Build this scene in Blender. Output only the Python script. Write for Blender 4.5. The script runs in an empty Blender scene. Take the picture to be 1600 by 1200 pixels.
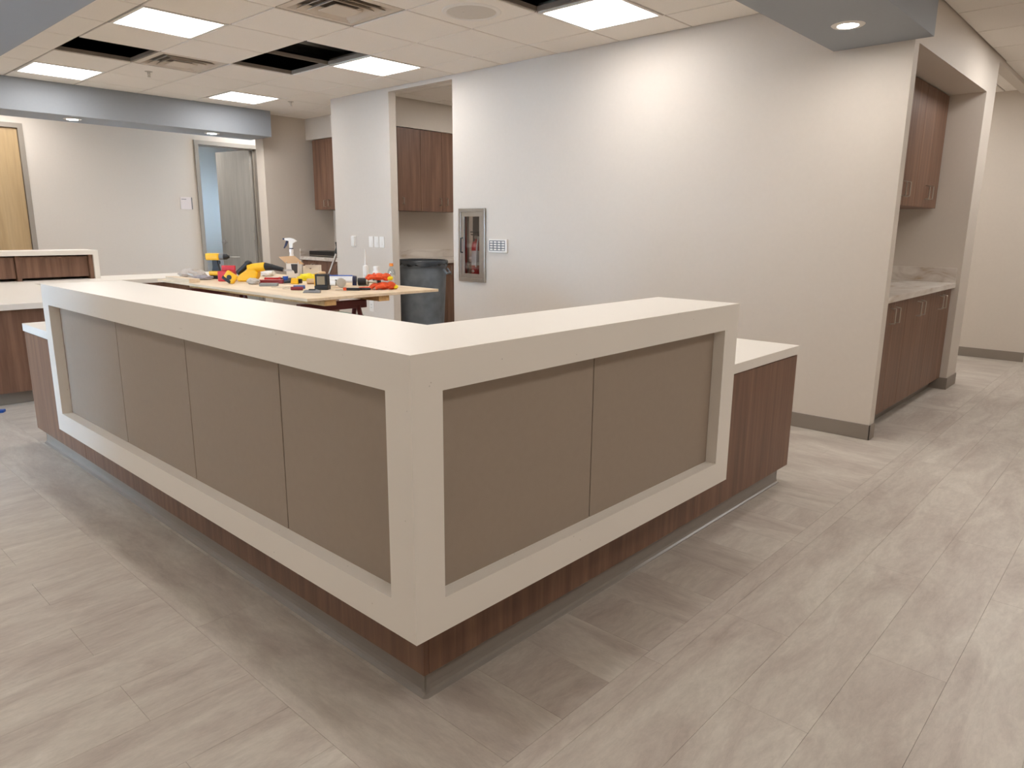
import bpy, bmesh, math, random
from mathutils import Vector, Matrix
random.seed(7)
S = bpy.context.scene
COL = S.collection

# ------------------------------------------------------------------ camera
F_PX = 1113.18
yaw, pitch, roll = math.radians(42.528), math.radians(12.359), math.radians(0.470)
fw = Vector((math.cos(yaw)*math.cos(pitch), math.sin(yaw)*math.cos(pitch), -math.sin(pitch)))
r0 = Vector((math.sin(yaw), -math.cos(yaw), 0)); u0 = r0.cross(fw)
rt = math.cos(roll)*r0 + math.sin(roll)*u0
up = -math.sin(roll)*r0 + math.cos(roll)*u0
CAM = Vector((-1.0485, -1.2859, 1.3606))
cd = bpy.data.cameras.new('camera'); cam = bpy.data.objects.new('camera', cd); COL.objects.link(cam)
cd.sensor_width = 36.0; cd.lens = F_PX*36/1600; cd.clip_start = 0.05; cd.clip_end = 100
M = Matrix((rt, up, -fw)).transposed().to_4x4(); M.translation = CAM
cam.matrix_world = M
S.camera = cam
# ------------------------------------------------------------------ sky, exposure
w = bpy.data.worlds.new('sky'); S.world = w; w.use_nodes = True
bg = w.node_tree.nodes['Background']; bg.inputs[0].default_value = (0.52, 0.74, 1.0, 1); bg.inputs[1].default_value = 38.0
S.view_settings.view_transform = 'Standard'; S.view_settings.look = 'None'
S.view_settings.exposure = 0.08; S.view_settings.gamma = 1.0; S.view_settings.use_curve_mapping = False
try:
    S.cycles.use_denoising = True
    S.cycles.denoising_input_passes = 'RGB_ALBEDO_NORMAL'
    S.cycles.max_bounces = 7; S.cycles.diffuse_bounces = 5; S.cycles.glossy_bounces = 3; S.cycles.transparent_max_bounces = 6
    S.cycles.caustics_reflective = False; S.cycles.caustics_refractive = False
    S.cycles.use_adaptive_sampling = True; S.cycles.adaptive_threshold = .05
    S.cycles.sample_clamp_indirect = 4.0
except Exception:
    pass
PANEL_E = 14.5       # ceiling panel brightness
CAN_E = 205.0       # recessed downlight brightness

# ------------------------------------------------------------------ materials
def srgb(r, g, b):
    f = lambda c: (c/255/12.92) if c/255 <= 0.04045 else ((c/255+0.055)/1.055)**2.4
    return (f(r), f(g), f(b), 1)
def newmat(name):
    m = bpy.data.materials.new(name); m.use_nodes = True
    nt = m.node_tree; return m, nt, nt.nodes['Principled BSDF']
def N(nt, t, **kw):
    n = nt.nodes.new(t)
    for k, v in kw.items():
        if k in n.inputs: n.inputs[k].default_value = v
        else: setattr(n, k, v)
    return n
def plain(name, col, rough=0.5, metal=0.0, bump=0.0, bscale=200, spec=0.5, var=0.0, vscale=6.0):
    m, nt, b = newmat(name)
    b.inputs['Base Color'].default_value = col; b.inputs['Roughness'].default_value = rough
    b.inputs['Metallic'].default_value = metal; b.inputs['Specular IOR Level'].default_value = spec
    if not var and not bump:
        n = N(nt, 'ShaderNodeRGB'); n.outputs[0].default_value = col; nt.links.new(n.outputs[0], b.inputs['Base Color']); return m
    tc = N(nt, 'ShaderNodeTexCoord')
    n = N(nt, 'ShaderNodeTexNoise'); n.inputs['Scale'].default_value = vscale; n.inputs['Detail'].default_value = 2
    nt.links.new(tc.outputs['Object'], n.inputs['Vector'])
    mx = N(nt, 'ShaderNodeMixRGB', blend_type='MULTIPLY'); mx.inputs[0].default_value = 1
    mx.inputs[1].default_value = col
    mr = N(nt, 'ShaderNodeMapRange'); mr.inputs[1].default_value = .3; mr.inputs[2].default_value = .7
    mr.inputs[3].default_value = 1-var; mr.inputs[4].default_value = 1+var*.5
    nt.links.new(n.outputs['Fac'], mr.inputs[0]); nt.links.new(mr.outputs[0], mx.inputs[2])
    nt.links.new(mx.outputs[0], b.inputs['Base Color'])
    if bump:
        n2 = N(nt, 'ShaderNodeTexNoise'); n2.inputs['Scale'].default_value = bscale
        nt.links.new(tc.outputs['Object'], n2.inputs['Vector'])
        bp = N(nt, 'ShaderNodeBump'); bp.inputs['Strength'].default_value = bump; bp.inputs['Distance'].default_value = .002
        nt.links.new(n2.outputs['Fac'], bp.inputs['Height']); nt.links.new(bp.outputs[0], b.inputs['Normal'])
    return m
def emis(name, col, strength):
    m, nt, b = newmat(name)
    b.inputs['Base Color'].default_value = (.8, .8, .8, 1)
    b.inputs['Emission Color'].default_value = col; b.inputs['Emission Strength'].default_value = strength
    return m
def wood(name, c1, c2, c3, sc=(22, 22, 1.1), rough=.42):
    m, nt, b = newmat(name); b.inputs['Roughness'].default_value = rough
    tc = N(nt, 'ShaderNodeTexCoord'); mp = N(nt, 'ShaderNodeMapping'); mp.inputs['Scale'].default_value = sc
    oi = N(nt, 'ShaderNodeObjectInfo')
    nt.links.new(tc.outputs['Object'], mp.inputs['Vector'])
    n = N(nt, 'ShaderNodeTexNoise'); n.inputs['Scale'].default_value = 1.0; n.inputs['Detail'].default_value = 6; n.inputs['Roughness'].default_value = .62
    n.noise_dimensions = '4D'
    mu = N(nt, 'ShaderNodeMath', operation='MULTIPLY'); mu.inputs[1].default_value = 37.0
    nt.links.new(oi.outputs['Random'], mu.inputs[0]); nt.links.new(mu.outputs[0], n.inputs['W'])
    nt.links.new(mp.outputs[0], n.inputs['Vector'])
    cr = N(nt, 'ShaderNodeValToRGB'); e = cr.color_ramp.elements
    e[0].position = .28; e[0].color = c1; e[1].position = .72; e[1].color = c3
    k = e.new(.5); k.color = c2
    nt.links.new(n.outputs['Fac'], cr.inputs[0])
    n2 = N(nt, 'ShaderNodeTexNoise'); n2.inputs['Scale'].default_value = 5.0; n2.inputs['Detail'].default_value = 3
    nt.links.new(mp.outputs[0], n2.inputs['Vector'])
    mr = N(nt, 'ShaderNodeMapRange'); mr.inputs[3].default_value = .82; mr.inputs[4].default_value = 1.14
    nt.links.new(n2.outputs['Fac'], mr.inputs[0])
    mx = N(nt, 'ShaderNodeMixRGB', blend_type='MULTIPLY'); mx.inputs[0].default_value = 1
    nt.links.new(cr.outputs[0], mx.inputs[1]); nt.links.new(mr.outputs[0], mx.inputs[2])
    nt.links.new(mx.outputs[0], b.inputs['Base Color'])
    return m
def plank_mat(name, along):
    m, nt, b = newmat(name); b.inputs['Roughness'].default_value = .40; b.inputs['Specular IOR Level'].default_value = .42
    ge = N(nt, 'ShaderNodeNewGeometry'); oi = N(nt, 'ShaderNodeObjectInfo')
    mu = N(nt, 'ShaderNodeMath', operation='MULTIPLY'); mu.inputs[1].default_value = .42
    nt.links.new(oi.outputs['Random'], mu.inputs[0])
    def noise(l, t, detail, rough=.6, dist=0.0):
        mp = N(nt, 'ShaderNodeMapping'); mp.inputs['Scale'].default_value = (l, t, 1) if along == 'x' else (t, l, 1)
        nt.links.new(ge.outputs['Position'], mp.inputs['Vector'])
        n = N(nt, 'ShaderNodeTexNoise'); n.noise_dimensions = '4D'
        n.inputs['Scale'].default_value = 1; n.inputs['Detail'].default_value = detail; n.inputs['Roughness'].default_value = rough
        n.inputs['Distortion'].default_value = dist
        nt.links.new(mp.outputs[0], n.inputs['Vector']); nt.links.new(mu.outputs[0], n.inputs['W'])
        return n
    a = noise(1.8, 6.5, 6, .66, .9)
    cr = N(nt, 'ShaderNodeValToRGB'); e = cr.color_ramp.elements
    e[0].position = .28; e[0].color = srgb(168, 155, 145); e[1].position = .74; e[1].color = srgb(211, 204, 194)
    k = e.new(.45); k.color = srgb(186, 176, 166); k = e.new(.57); k.color = srgb(197, 189, 178)
    nt.links.new(a.outputs['Fac'], cr.inputs[0])
    f = noise(18, 56, 5, .8, .5)
    mr = N(nt, 'ShaderNodeMapRange'); mr.inputs[1].default_value = .28; mr.inputs[2].default_value = .72; mr.inputs[3].default_value = .87; mr.inputs[4].default_value = 1.10
    nt.links.new(f.outputs['Fac'], mr.inputs[0])
    mx = N(nt, 'ShaderNodeMixRGB', blend_type='MULTIPLY'); mx.inputs[0].default_value = 1
    nt.links.new(cr.outputs[0], mx.inputs[1]); nt.links.new(mr.outputs[0], mx.inputs[2])
    nt.links.new(mx.outputs[0], b.inputs['Base Color'])
    return m
def speck_white(name, col):
    m, nt, b = newmat(name); b.inputs['Roughness'].default_value = .32
    tc = N(nt, 'ShaderNodeTexCoord')
    v = N(nt, 'ShaderNodeTexVoronoi'); v.inputs['Scale'].default_value = 38
    nt.links.new(tc.outputs['Object'], v.inputs['Vector'])
    n = N(nt, 'ShaderNodeTexNoise'); n.inputs['Scale'].default_value = 9
    nt.links.new(tc.outputs['Object'], n.inputs['Vector'])
    s = N(nt, 'ShaderNodeMath', operation='LESS_THAN'); s.inputs[1].default_value = .085
    nt.links.new(v.outputs['Distance'], s.inputs[0])
    g = N(nt, 'ShaderNodeMath', operation='GREATER_THAN'); g.inputs[1].default_value = .57
    nt.links.new(n.outputs['Fac'], g.inputs[0])
    q = N(nt, 'ShaderNodeMath', operation='MULTIPLY'); nt.links.new(s.outputs[0], q.inputs[0]); nt.links.new(g.outputs[0], q.inputs[1])
    q2 = N(nt, 'ShaderNodeMath', operation='MULTIPLY'); q2.inputs[1].default_value = .35; nt.links.new(q.outputs[0], q2.inputs[0])
    mx = N(nt, 'ShaderNodeMixRGB'); mx.inputs[1].default_value = col; mx.inputs[2].default_value = srgb(130, 120, 110)
    nt.links.new(q2.outputs[0], mx.inputs[0]); nt.links.new(mx.outputs[0], b.inputs['Base Color'])
    return m
def marble(name):
    m, nt, b = newmat(name); b.inputs['Roughness'].default_value = .3
    tc = N(nt, 'ShaderNodeTexCoord')
    mp = N(nt, 'ShaderNodeMapping'); mp.inputs['Scale'].default_value = (1.2, 3.0, 5.0)
    nt.links.new(tc.outputs['Object'], mp.inputs['Vector'])
    n = N(nt, 'ShaderNodeTexNoise'); n.inputs['Scale'].default_value = 1.6; n.inputs['Detail'].default_value = 7; n.inputs['Distortion'].default_value = 1.4
    nt.links.new(mp.outputs[0], n.inputs['Vector'])
    cr = N(nt, 'ShaderNodeValToRGB'); e = cr.color_ramp.elements
    e[0].position = .30; e[0].color = srgb(176, 152, 120); e[1].position = .62; e[1].color = srgb(226, 219, 210)
    k = e.new(.42); k.color = srgb(206, 196, 186)
    nt.links.new(n.outputs['Fac'], cr.inputs[0]); nt.links.new(cr.outputs[0], b.inputs['Base Color'])
    return m
def glass(name, tint=(1, 1, 1, 1), refl=.08):
    m = bpy.data.materials.new(name); m.use_nodes = True; nt = m.node_tree; nt.nodes.clear()
    o = N(nt, 'ShaderNodeOutputMaterial'); t = N(nt, 'ShaderNodeBsdfTransparent'); t.inputs[0].default_value = tint
    g = N(nt, 'ShaderNodeBsdfGlossy'); g.inputs['Roughness'].default_value = .03
    mx = N(nt, 'ShaderNodeMixShader'); mx.inputs[0].default_value = refl
    nt.links.new(t.outputs[0], mx.inputs[1]); nt.links.new(g.outputs[0], mx.inputs[2]); nt.links.new(mx.outputs[0], o.inputs[0])
    return m

WALL = plain('wall_paint', srgb(214, 205, 194), .6, var=.012, vscale=40)
BULK = plain('bulkhead_paint', srgb(150, 156, 163), .6, var=.015, vscale=40)
TILE = plain('ceiling_tile_mat', srgb(245, 240, 233), .9, var=.03, vscale=160)
TEE = plain('tee_shade_mat', srgb(138, 126, 114), .6)  # white tees coloured darker, groove shadow put into their colour
DECK = plain('deck_mat', srgb(26, 25, 25), .9, var=.3)
BASEB = plain('rubber_base', srgb(140, 130, 120), .5, var=.03)
PLANKX = plank_mat('vinyl_plank', 'x'); PLANKY = plank_mat('vinyl_plank_cross', 'y'); PLANK = PLANKX
SUBF = plain('subfloor', srgb(120, 112, 103), .8, var=.1)
SOLID = speck_white('solid_surface', srgb(236, 231, 223))
FABRIC = plain('taupe_panel', srgb(158, 144, 130), .55, bump=.25, bscale=700, var=.02, vscale=40)
WALNUT = wood('walnut_laminate', srgb(94, 66, 51), srgb(118, 86, 68), srgb(140, 107, 86))
MAPLE = wood('maple_veneer', srgb(176, 148, 108), srgb(190, 163, 122), srgb(202, 176, 136), sc=(7, 7, .5))
GREYD = wood('grey_door_veneer', srgb(165, 160, 152), srgb(178, 173, 165), srgb(190, 186, 178), sc=(7, 7, .5))
TOEM = plain('toe_kick_vinyl', srgb(140, 133, 126), .28, var=.03)
DARKIN = plain('dark_interior', srgb(40, 30, 25), .8)
STEEL = plain('brushed_steel', srgb(196, 190, 180), .34, metal=1.0, var=.05, vscale=30)
CHROME = plain('chrome', srgb(225, 225, 225), .12, metal=1.0)
FRAMEM = plain('door_frame_paint', srgb(150, 141, 130), .45)
WHITEP = plain('white_plastic', srgb(238, 235, 230), .4)
GREYP = plain('grey_plastic', srgb(120, 122, 124), .5)
BLACK = plain('black_rubber', srgb(26, 26, 28), .5)
NAVY = plain('navy_plastic', srgb(24, 30, 66), .4)
BLUE = plain('blue_plastic', srgb(40, 88, 176), .4)
YELLOW = plain('yellow_plastic', srgb(244, 186, 20), .4, var=.04)
LEMON = plain('lemon_fabric', srgb(236, 214, 30), .6, var=.1, vscale=30)
REDP = plain('red_plastic', srgb(198, 28, 34), .35, var=.05)
REDDARK = plain('dark_red_steel', srgb(92, 22, 18), .45)
MAROON = plain('maroon_card', srgb(128, 34, 42), .55, var=.1)
ORANGE = plain('orange_fabric', srgb(224, 84, 36), .7, var=.18, vscale=40)
CARD = plain('cardboard', srgb(206, 170, 130), .8, var=.05)
PLY = wood('plywood', srgb(214, 190, 158), srgb(228, 207, 178), srgb(236, 219, 194), sc=(9, .7, 9), rough=.6)
LUMBER = wood('lumber', srgb(186, 142, 88), srgb(202, 160, 106), srgb(214, 176, 124), sc=(20, 20, 20), rough=.7)
BINM = plain('bin_plastic', srgb(124, 132, 140), .5, var=.3, vscale=7)
BAGM = plain('bag_film', srgb(66, 71, 76), .25, bump=.6, bscale=40)
CLOTH = plain('grey_cloth', srgb(190, 182, 174), .9, bump=.4, bscale=90, var=.12, vscale=30)
GREEN = plain('green_plastic', srgb(36, 92, 62), .5)
CLEARP = glass('clear_plastic', (.86, .9, .92, 1), .12)
GLASS = glass('window_glass', (.93, .96, .98, 1), .07)
CABGLASS = glass('cabinet_glass', (.80, .78, .78, 1), .12)
MARBLE = marble('marble_laminate')
LIGHTP = emis('panel_diffuser', (1.0, .965, .935, 1), PANEL_E)
LIGHTC = emis('downlight_lens', (1.0, .95, .90, 1), CAN_E)
VENTM = plain('diffuser_paint', srgb(214, 203, 190), .5)
GRILLE = plain('speaker_grille_mat', srgb(214, 208, 200), .6)
DUCT = plain('galvanised_duct', srgb(120, 118, 114), .45, metal=.6, var=.15)

# ------------------------------------------------------------------ mesh helpers
class MB:
    def __init__(s): s.bm = bmesh.new()
    def _add(s, t, mat=None):
        if mat is not None: t.transform(mat)
        me = bpy.data.meshes.new('t'); t.to_mesh(me); t.free(); s.bm.from_mesh(me); bpy.data.meshes.remove(me); return s
    def box(s, x0, x1, y0, y1, z0, z1, bev=0.0, mat=None, seg=2):
        t = bmesh.new(); bmesh.ops.create_cube(t, size=1)
        bmesh.ops.scale(t, vec=(abs(x1-x0), abs(y1-y0), abs(z1-z0)), verts=t.verts)
        bmesh.ops.translate(t, vec=((x0+x1)/2, (y0+y1)/2, (z0+z1)/2), verts=t.verts)
        if bev: bmesh.ops.bevel(t, geom=list(t.edges), offset=bev, segments=seg, affect='EDGES', profile=.6)
        return s._add(t, mat)
    def cyl(s, p0, p1, r0, r1=None, seg=14, caps=True):
        r1 = r0 if r1 is None else r1; p0 = Vector(p0); p1 = Vector(p1); d = p1-p0
        t = bmesh.new(); bmesh.ops.create_cone(t, cap_ends=caps, segments=seg, radius1=r0, radius2=r1, depth=d.length)
        m = d.to_track_quat('Z', 'Y').to_matrix().to_4x4(); m.translation = (p0+p1)/2
        return s._add(t, m)
    def tube(s, pts, r, seg=8):
        pts = [Vector(p) for p in pts]
        for a, b in zip(pts, pts[1:]): s.cyl(a, b, r, r, seg)
        for p in pts[1:-1]: s.ball(p, (r, r, r), 8, 6)
        return s
    def ball(s, c, rad, u=14, v=10, mat=None, noise=0.0, seed=0):
        t = bmesh.new(); bmesh.ops.create_uvsphere(t, u_segments=u, v_segments=v, radius=1)
        rnd = random.Random(seed)
        for ve in t.verts:
            k = 1 + (rnd.random()-.5)*2*noise
            ve.co = Vector((ve.co.x*rad[0]*k, ve.co.y*rad[1]*k, ve.co.z*rad[2]*k))
        m = Matrix.Translation(Vector(c)) @ (mat if mat is not None else Matrix.Identity(4))
        return s._add(t, m)
    def lathe(s, prof, c=(0, 0, 0), seg=24, mat=None):
        t = bmesh.new(); rings = []
        for r, z in prof:
            rings.append([t.verts.new((r*math.cos(2*math.pi*i/seg), r*math.sin(2*math.pi*i/seg), z)) for i in range(seg)])
        for a, b in zip(rings, rings[1:]):
            for i in range(seg):
                try: t.faces.new((a[i], a[(i+1) % seg], b[(i+1) % seg], b[i]))
                except ValueError: pass
        if prof[0][0] > 1e-5: t.faces.new(list(reversed(rings[0])))
        if prof[-1][0] > 1e-5: t.faces.new(rings[-1])
        bmesh.ops.remove_doubles(t, verts=t.verts, dist=1e-6); bmesh.ops.recalc_face_normals(t, faces=t.faces)
        m = Matrix.Translation(Vector(c)) @ (mat if mat is not None else Matrix.Identity(4))
        return s._add(t, m)
    def prism(s, poly, a0, a1, axis='y', bev=0.0, mat=None):
        t = bmesh.new()
        def V(p, a):
            return (p[0], a, p[1]) if axis == 'y' else ((a, p[0], p[1]) if axis == 'x' else (p[0], p[1], a))
        A = [t.verts.new(V(p, a0)) for p in poly]; B = [t.verts.new(V(p, a1)) for p in poly]
        n = len(poly); t.faces.new(A); t.faces.new(list(reversed(B)))
        for i in range(n): t.faces.new((A[i], B[i], B[(i+1) % n], A[(i+1) % n]))
        bmesh.ops.recalc_face_normals(t, faces=t.faces)
        if bev: bmesh.ops.bevel(t, geom=list(t.edges), offset=bev, segments=2, affect='EDGES', profile=.6)
        return s._add(t, mat)
    def build(s, name, mat, parent=None, smooth=False):
        me = bpy.data.meshes.new(name); s.bm.to_mesh(me); s.bm.free()
        me.materials.append(mat); o = bpy.data.objects.new(name, me); COL.objects.link(o)
        if parent is not None: o.parent = parent
        if smooth:
            for p in me.polygons: p.use_smooth = True
            try: me.set_sharp_from_angle(angle=math.radians(38))
            except Exception: pass
        return o
def tag(o, label, cat, group=None):
    o['label'] = label; o['category'] = cat
    if group: o['group'] = group
    return o
def struct(o, label=None):
    o['kind'] = 'structure'
    if label: o['label'] = label
    return o
def thing(name, label, cat, loc=(0, 0, 0), rz=0.0, group=None):
    o = bpy.data.objects.new(name, None); o.empty_display_size = .1; COL.objects.link(o)
    o.location = loc; o.rotation_euler = (0, 0, rz)
    return tag(o, label, cat, group)
def dup(root, loc, rz, label, group=None):
    r = root.copy(); COL.objects.link(r); r.location = loc; r.rotation_euler = (0, 0, rz); r['label'] = label
    if group: r['group'] = group
    for ch in list(root.children):
        c = ch.copy(); COL.objects.link(c); c.parent = r
        for g in list(ch.children):
            d = g.copy(); COL.objects.link(d); d.parent = c
    return r
def px(P):
    d = Vector(P)-CAM; z = d.dot(fw)
    if z < .05: return None
    return (800+F_PX*d.dot(rt)/z, 600-F_PX*d.dot(up)/z)
def in_view(pts, m=20):
    q = [px(p) for p in pts]
    q = [a for a in q if a]
    if not q: return False
    return max(a[0] for a in q) > -m and min(a[0] for a in q) < 1600+m and max(a[1] for a in q) > -m and min(a[1] for a in q) < 1200+m
def rotm(rx=0, ry=0, rz=0, c=(0, 0, 0)):
    from mathutils import Euler
    return Matrix.Translation(Vector(c)) @ Euler((rx, ry, rz)).to_matrix().to_4x4()

# ================================================================== SETTING
XW, ZC = 3.913, 2.792            # long right-hand wall, ceiling height
XL, YB, YF, XE = -2.4, -3.4, 9.3, 9.6
# ---- floor
floor = struct(MB().box(XL-3.6, XE+.1, YB-.1, 13.2, -.12, -.004).build('floor', SUBF), 'greige vinyl plank floor')
G = .0003
field = MB(); nfull = {}
def add_plank(x0, x1, y0, y1, along):
    if x1-x0 < .02 or y1-y0 < .02: return
    cx, cy = (x0+x1)/2, (y0+y1)/2
    vis = in_view([(x0, y0, 0), (x1, y0, 0), (x0, y1, 0), (x1, y1, 0)], 5)
    # planks hidden behind the desk or the walls are not told apart in the photograph
    hid = (cx > .2 and cy > .2 and cx < 2.6) or (cx > XW and cy > .1 and cx < 6.3) or cy > 5.6 or (cx > .2 and cy > 1.6 and cx < XW+.1)
    L, W_ = (x1-x0, y1-y0) if along == 'x' else (y1-y0, x1-x0)
    if vis and not hid:
        key = (round(L, 3), round(W_, 3), along)
        if key not in nfull:
            o = MB().box(-L/2+G, L/2-G, -W_/2+G, W_/2-G, -.004, 0, bev=.0004, seg=1).build('plank', PLANKX if along == 'x' else PLANKY, floor); nfull[key] = o.data
        else:
            o = bpy.data.objects.new('plank', nfull[key]); COL.objects.link(o); o.parent = floor
        o.location = (cx, cy, 0); o.rotation_euler = (0, 0, 0 if along == 'x' else math.pi/2)
    else:
        field.box(x0+G, x1-G, y0+G, y1-G, -.004, 0)
PW, PLN = .2286, 1.2192
XI, YI = -.143, -.20             # inside this line the planks run the other way
def rows_x(xa, xb, ya, yb, ref=0.0, yref=.64):
    k0 = math.floor((ya-yref)/PW)-1; k = k0
    while yref+k*PW < yb:
        y0, y1 = max(ya, yref+k*PW), min(yb, yref+(k+1)*PW)
        if y1 > y0:
            off = (-.44 + (0 if k % 2 == 0 else PLN*.5) + (.17*((k*7) % 5-2)/2 if k % 2 else 0))
            i = math.floor((xa-off)/PLN)
            while off+i*PLN < xb:
                add_plank(max(xa, off+i*PLN), min(xb, off+(i+1)*PLN), y0, y1, 'x'); i += 1
        k += 1
def rows_y(xa, xb, ya, yb):
    k = 0; x = xa
    while x < xb-.01:
        x1 = min(xb, x+PW+.045*(k == 0)); off = ya-[0, .61, .27, .86][k % 4]
        i = 0
        while off+i*PLN < yb:
            add_plank(x, x1, max(ya, off+i*PLN), min(yb, off+(i+1)*PLN), 'y'); i += 1
        x = x1; k += 1
rows_x(XL, XI, YI, 7.95)
rows_x(XL, XE, YB, YI)
rows_y(XI, 8.18, YI, 7.95)
for (xa, xb, ya, yb) in ((XL-3.5, XL, 3.0, 5.4), (XL, 8.18, 7.95, 13.1)):
    field.box(xa, xb, ya, yb, -.004, 0)
fo = field.build('plank_field', PLANK, floor); fo['kind'] = 'stuff'; fo['label'] = 'remaining vinyl planks'

# ---- ceiling: tee grid, tiles, plenum above
TX, TY = .617, .6225
gx = [1.066+TX*k for k in range(-6, 15)]; gy = [2.155+TY*k for k in range(-10, 13)]
tee = MB()
ALC = (4.06, 6.6, .75, 6.44)      # work alcove has its own higher ceiling
def in_alc(cx, cy): return ALC[0]-.05 < cx < ALC[1] and ALC[2] < cy < ALC[3]
def in_niche(cx, cy): return 4.0 < cx < 6.39 and .048 < cy < .75
for x in gx:
    if x < 4.0 or x > 6.6: tee.box(x-.0075, x+.0075, gy[0], gy[-1], ZC, ZC+.03)
    else: tee.box(x-.0075, x+.0075, gy[0], .04, ZC, ZC+.03)
for y in gy:
    if y < .04 or y > 6.1: tee.box(gx[0], gx[-1], y-.0075, y+.0075, ZC+.0005, ZC+.03)
    else:
        tee.box(gx[0], 3.93, y-.0075, y+.0075, ZC+.0005, ZC+.03); tee.box(6.4, gx[-1], y-.0075, y+.0075, ZC+.0005, ZC+.03)
ceiling = struct(tee.build('ceiling', TEE), 'suspended tile ceiling with tee grid coloured darker as groove shade')
def cell(ix, iy): return 1.066+TX*ix, 2.155+TY*iy
LIGHTS = [(0, 3), (0, 7), (3, 3), (3, 7), (3, -1), (0, -1)]
ADDED_PANELS = [(-5, 2), (-5, 6), (-5, -2), (-3, -7), (1, -7), (4, -7), (7, -5), (9, -5), (10, -2), (10, 1), (10, 4), (0, 10), (5, 10)]  # unseen panels added to light the outer floor, niche and hall
OPEN = [(0, 5), (2, 3), (2, 4), (2, -1)]
VENTS = [(1, 1), (1, 5)]; SPK = [(2, 0)]
special = set(LIGHTS+ADDED_PANELS+OPEN+VENTS+SPK)
def tile_bm(mb, x0, x1, y0, y1):
    # tegular tile: face drops below the tee, edge bevelled
    mb.box(x0+.0065, x1-.0065, y0+.0065, y1-.0065, ZC-.009, ZC+.012, bev=.003, seg=1)
    return mb
rest = MB(); shared = None
for ix in range(-6, 14):
    for iy in range(-10, 12):
        if (ix, iy) in special: continue
        x0, y0 = cell(ix, iy); x1, y1 = x0+TX, y0+TY
        cx, cy = (x0+x1)/2, (y0+y1)/2
        if in_alc(cx, cy) or in_niche(cx, cy): continue
        if x0 < XW < x1 and .048 < cy < 6.1: x1 = XW-.002
        elif x0 < 4.0 < x1 and .048 < cy < 6.1: continue
        if XW < cx < 6.5 and y0 < .048 < y1: y1 = .046
        vis = in_view([(x0, y0, ZC), (x1, y0, ZC), (x0, y1, ZC), (x1, y1, ZC)], 0) and cy < 7.6 and not (cx < .4 and cy < 8)
        full = abs(x1-x0-TX) < .01 and abs(y1-y0-TY) < .01
        if vis:
            if full and shared is not None:
                o = bpy.data.objects.new('ceiling_tile', shared); COL.objects.link(o); o.parent = ceiling
            else:
                o = tile_bm(MB(), -(x1-x0)/2, (x1-x0)/2, -(y1-y0)/2, (y1-y0)/2).build('ceiling_tile', TILE, ceiling)
                if full: shared = o.data
            o.location = ((x0+x1)/2, (y0+y1)/2, 0)
        else: tile_bm(rest, x0, x1, y0, y1)
ro = rest.build('ceiling_tile_field', TILE, ceiling); ro['kind'] = 'stuff'; ro['label'] = 'remaining ceiling tiles'
struct(MB().box(XL-3.6, XE+.3, YB-.7, 13.2, 3.45, 3.55).box(XL-3.6, XL-3.5, YB-.7, 13.2, ZC+.1, 3.45).box(XE+.2, XE+.3, YB-.7, 13.2, ZC+.1, 3.45).box(XL-3.6, XE+.3, YB-.7, YB-.6, ZC+.1, 3.45).box(XL-3.6, XE+.3, 13.1, 13.2, ZC+.1, 3.45).box(XL-3.6, XL-3.3, YB-.7, 13.2, ZC+.1, ZC+.12).box(XL-3.6, XE+.3, 12.7, 13.2, ZC+.1, ZC+.12).box(XL-3.5, XL-.12, YB-.7, 3.13, ZC+.1, ZC+.12).box(XL-3.5, XL-.12, 5.17, 13.2, ZC+.1, ZC+.12).box(XL, 2.9, YF+.13, 13.2, ZC+.1, ZC+.12).box(XL-3.5, XE+.3, YB-.7, YB-.1, ZC+.1, ZC+.12).box(XE+.1, XE+.3, YB-.7, 13.2, ZC+.1, ZC+.12).box(8.3, XE+.3, -.23, 13.2, ZC+.1, ZC+.12).box(7.0, XE+.3, YF+.13, 13.2, ZC+.1, ZC+.12).build('ceiling_deck', DECK), 'dark structural deck above the ceiling')
pl = MB(); pl.cyl((-2, 5.55, 3.15), (4.6, 5.55, 3.15), .10, seg=16); pl.box(2.45, 2.80, 1, 7, 3.1, 3.3)
pl.cyl((1.0, 5.42, 2.95), (1.9, 5.75, 2.95), .018); pl.cyl((2.2, 4.75, 2.98), (3.2, 4.75, 2.98), .03)
struct(pl.build('ceiling_ducts', DUCT), 'grey ducts and pipes above the missing ceiling tiles')

# ---- bulkhead ring
ZB = 2.47
def bulk(*b): return struct(MB().box(*b).build('ceiling_bulkhead', BULK), 'grey painted ceiling bulkhead')
bulk(-.13, XW-.001, -.05, .516, ZB, ZC-.0095)
bulk(-.13, .417, .517, 7.449, ZB, ZC-.0095)
bulk(-.13, 3.90, 7.45, 8.0, ZB, ZC-.0095)

# ---- walls
def wall(name, boxes, label, mat=WALL):
    m = MB()
    for b in boxes: m.box(*b)
    return struct(m.build(name, mat), label)
HY0, HY1, HZ0, HZ1 = 3.655, 3.950, .872, 1.505     # recess of the extinguisher cabinet
wall('wall_right', [(XW, 4.008, .048, HY0, 0, ZC+.15), (XW, 4.008, HY1, 4.075, 0, ZC+.15),
                    (XW, 4.008, HY0, HY1, 0, HZ0), (XW, 4.008, HY0, HY1, HZ1, ZC+.15),
                    (XW, 4.008, 4.075, 5.06, 2.745, ZC+.15), (XW, 4.008, 5.06, 6.127, 0, ZC+.15),
                    (4.008, 4.74, 6.035, 6.127, 0, ZC+.15)], 'long cream painted wall with alcove opening')
wall('wall_niche', [(4.008, 6.05, .70, .80, 0, ZC+.1), (6.05, 6.39, .048, .80, 0, ZC+.1),
                    (4.008, 6.05, .048, .70, 2.467, ZC+.1)], 'cream walls and header of the cabinet niche')
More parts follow.
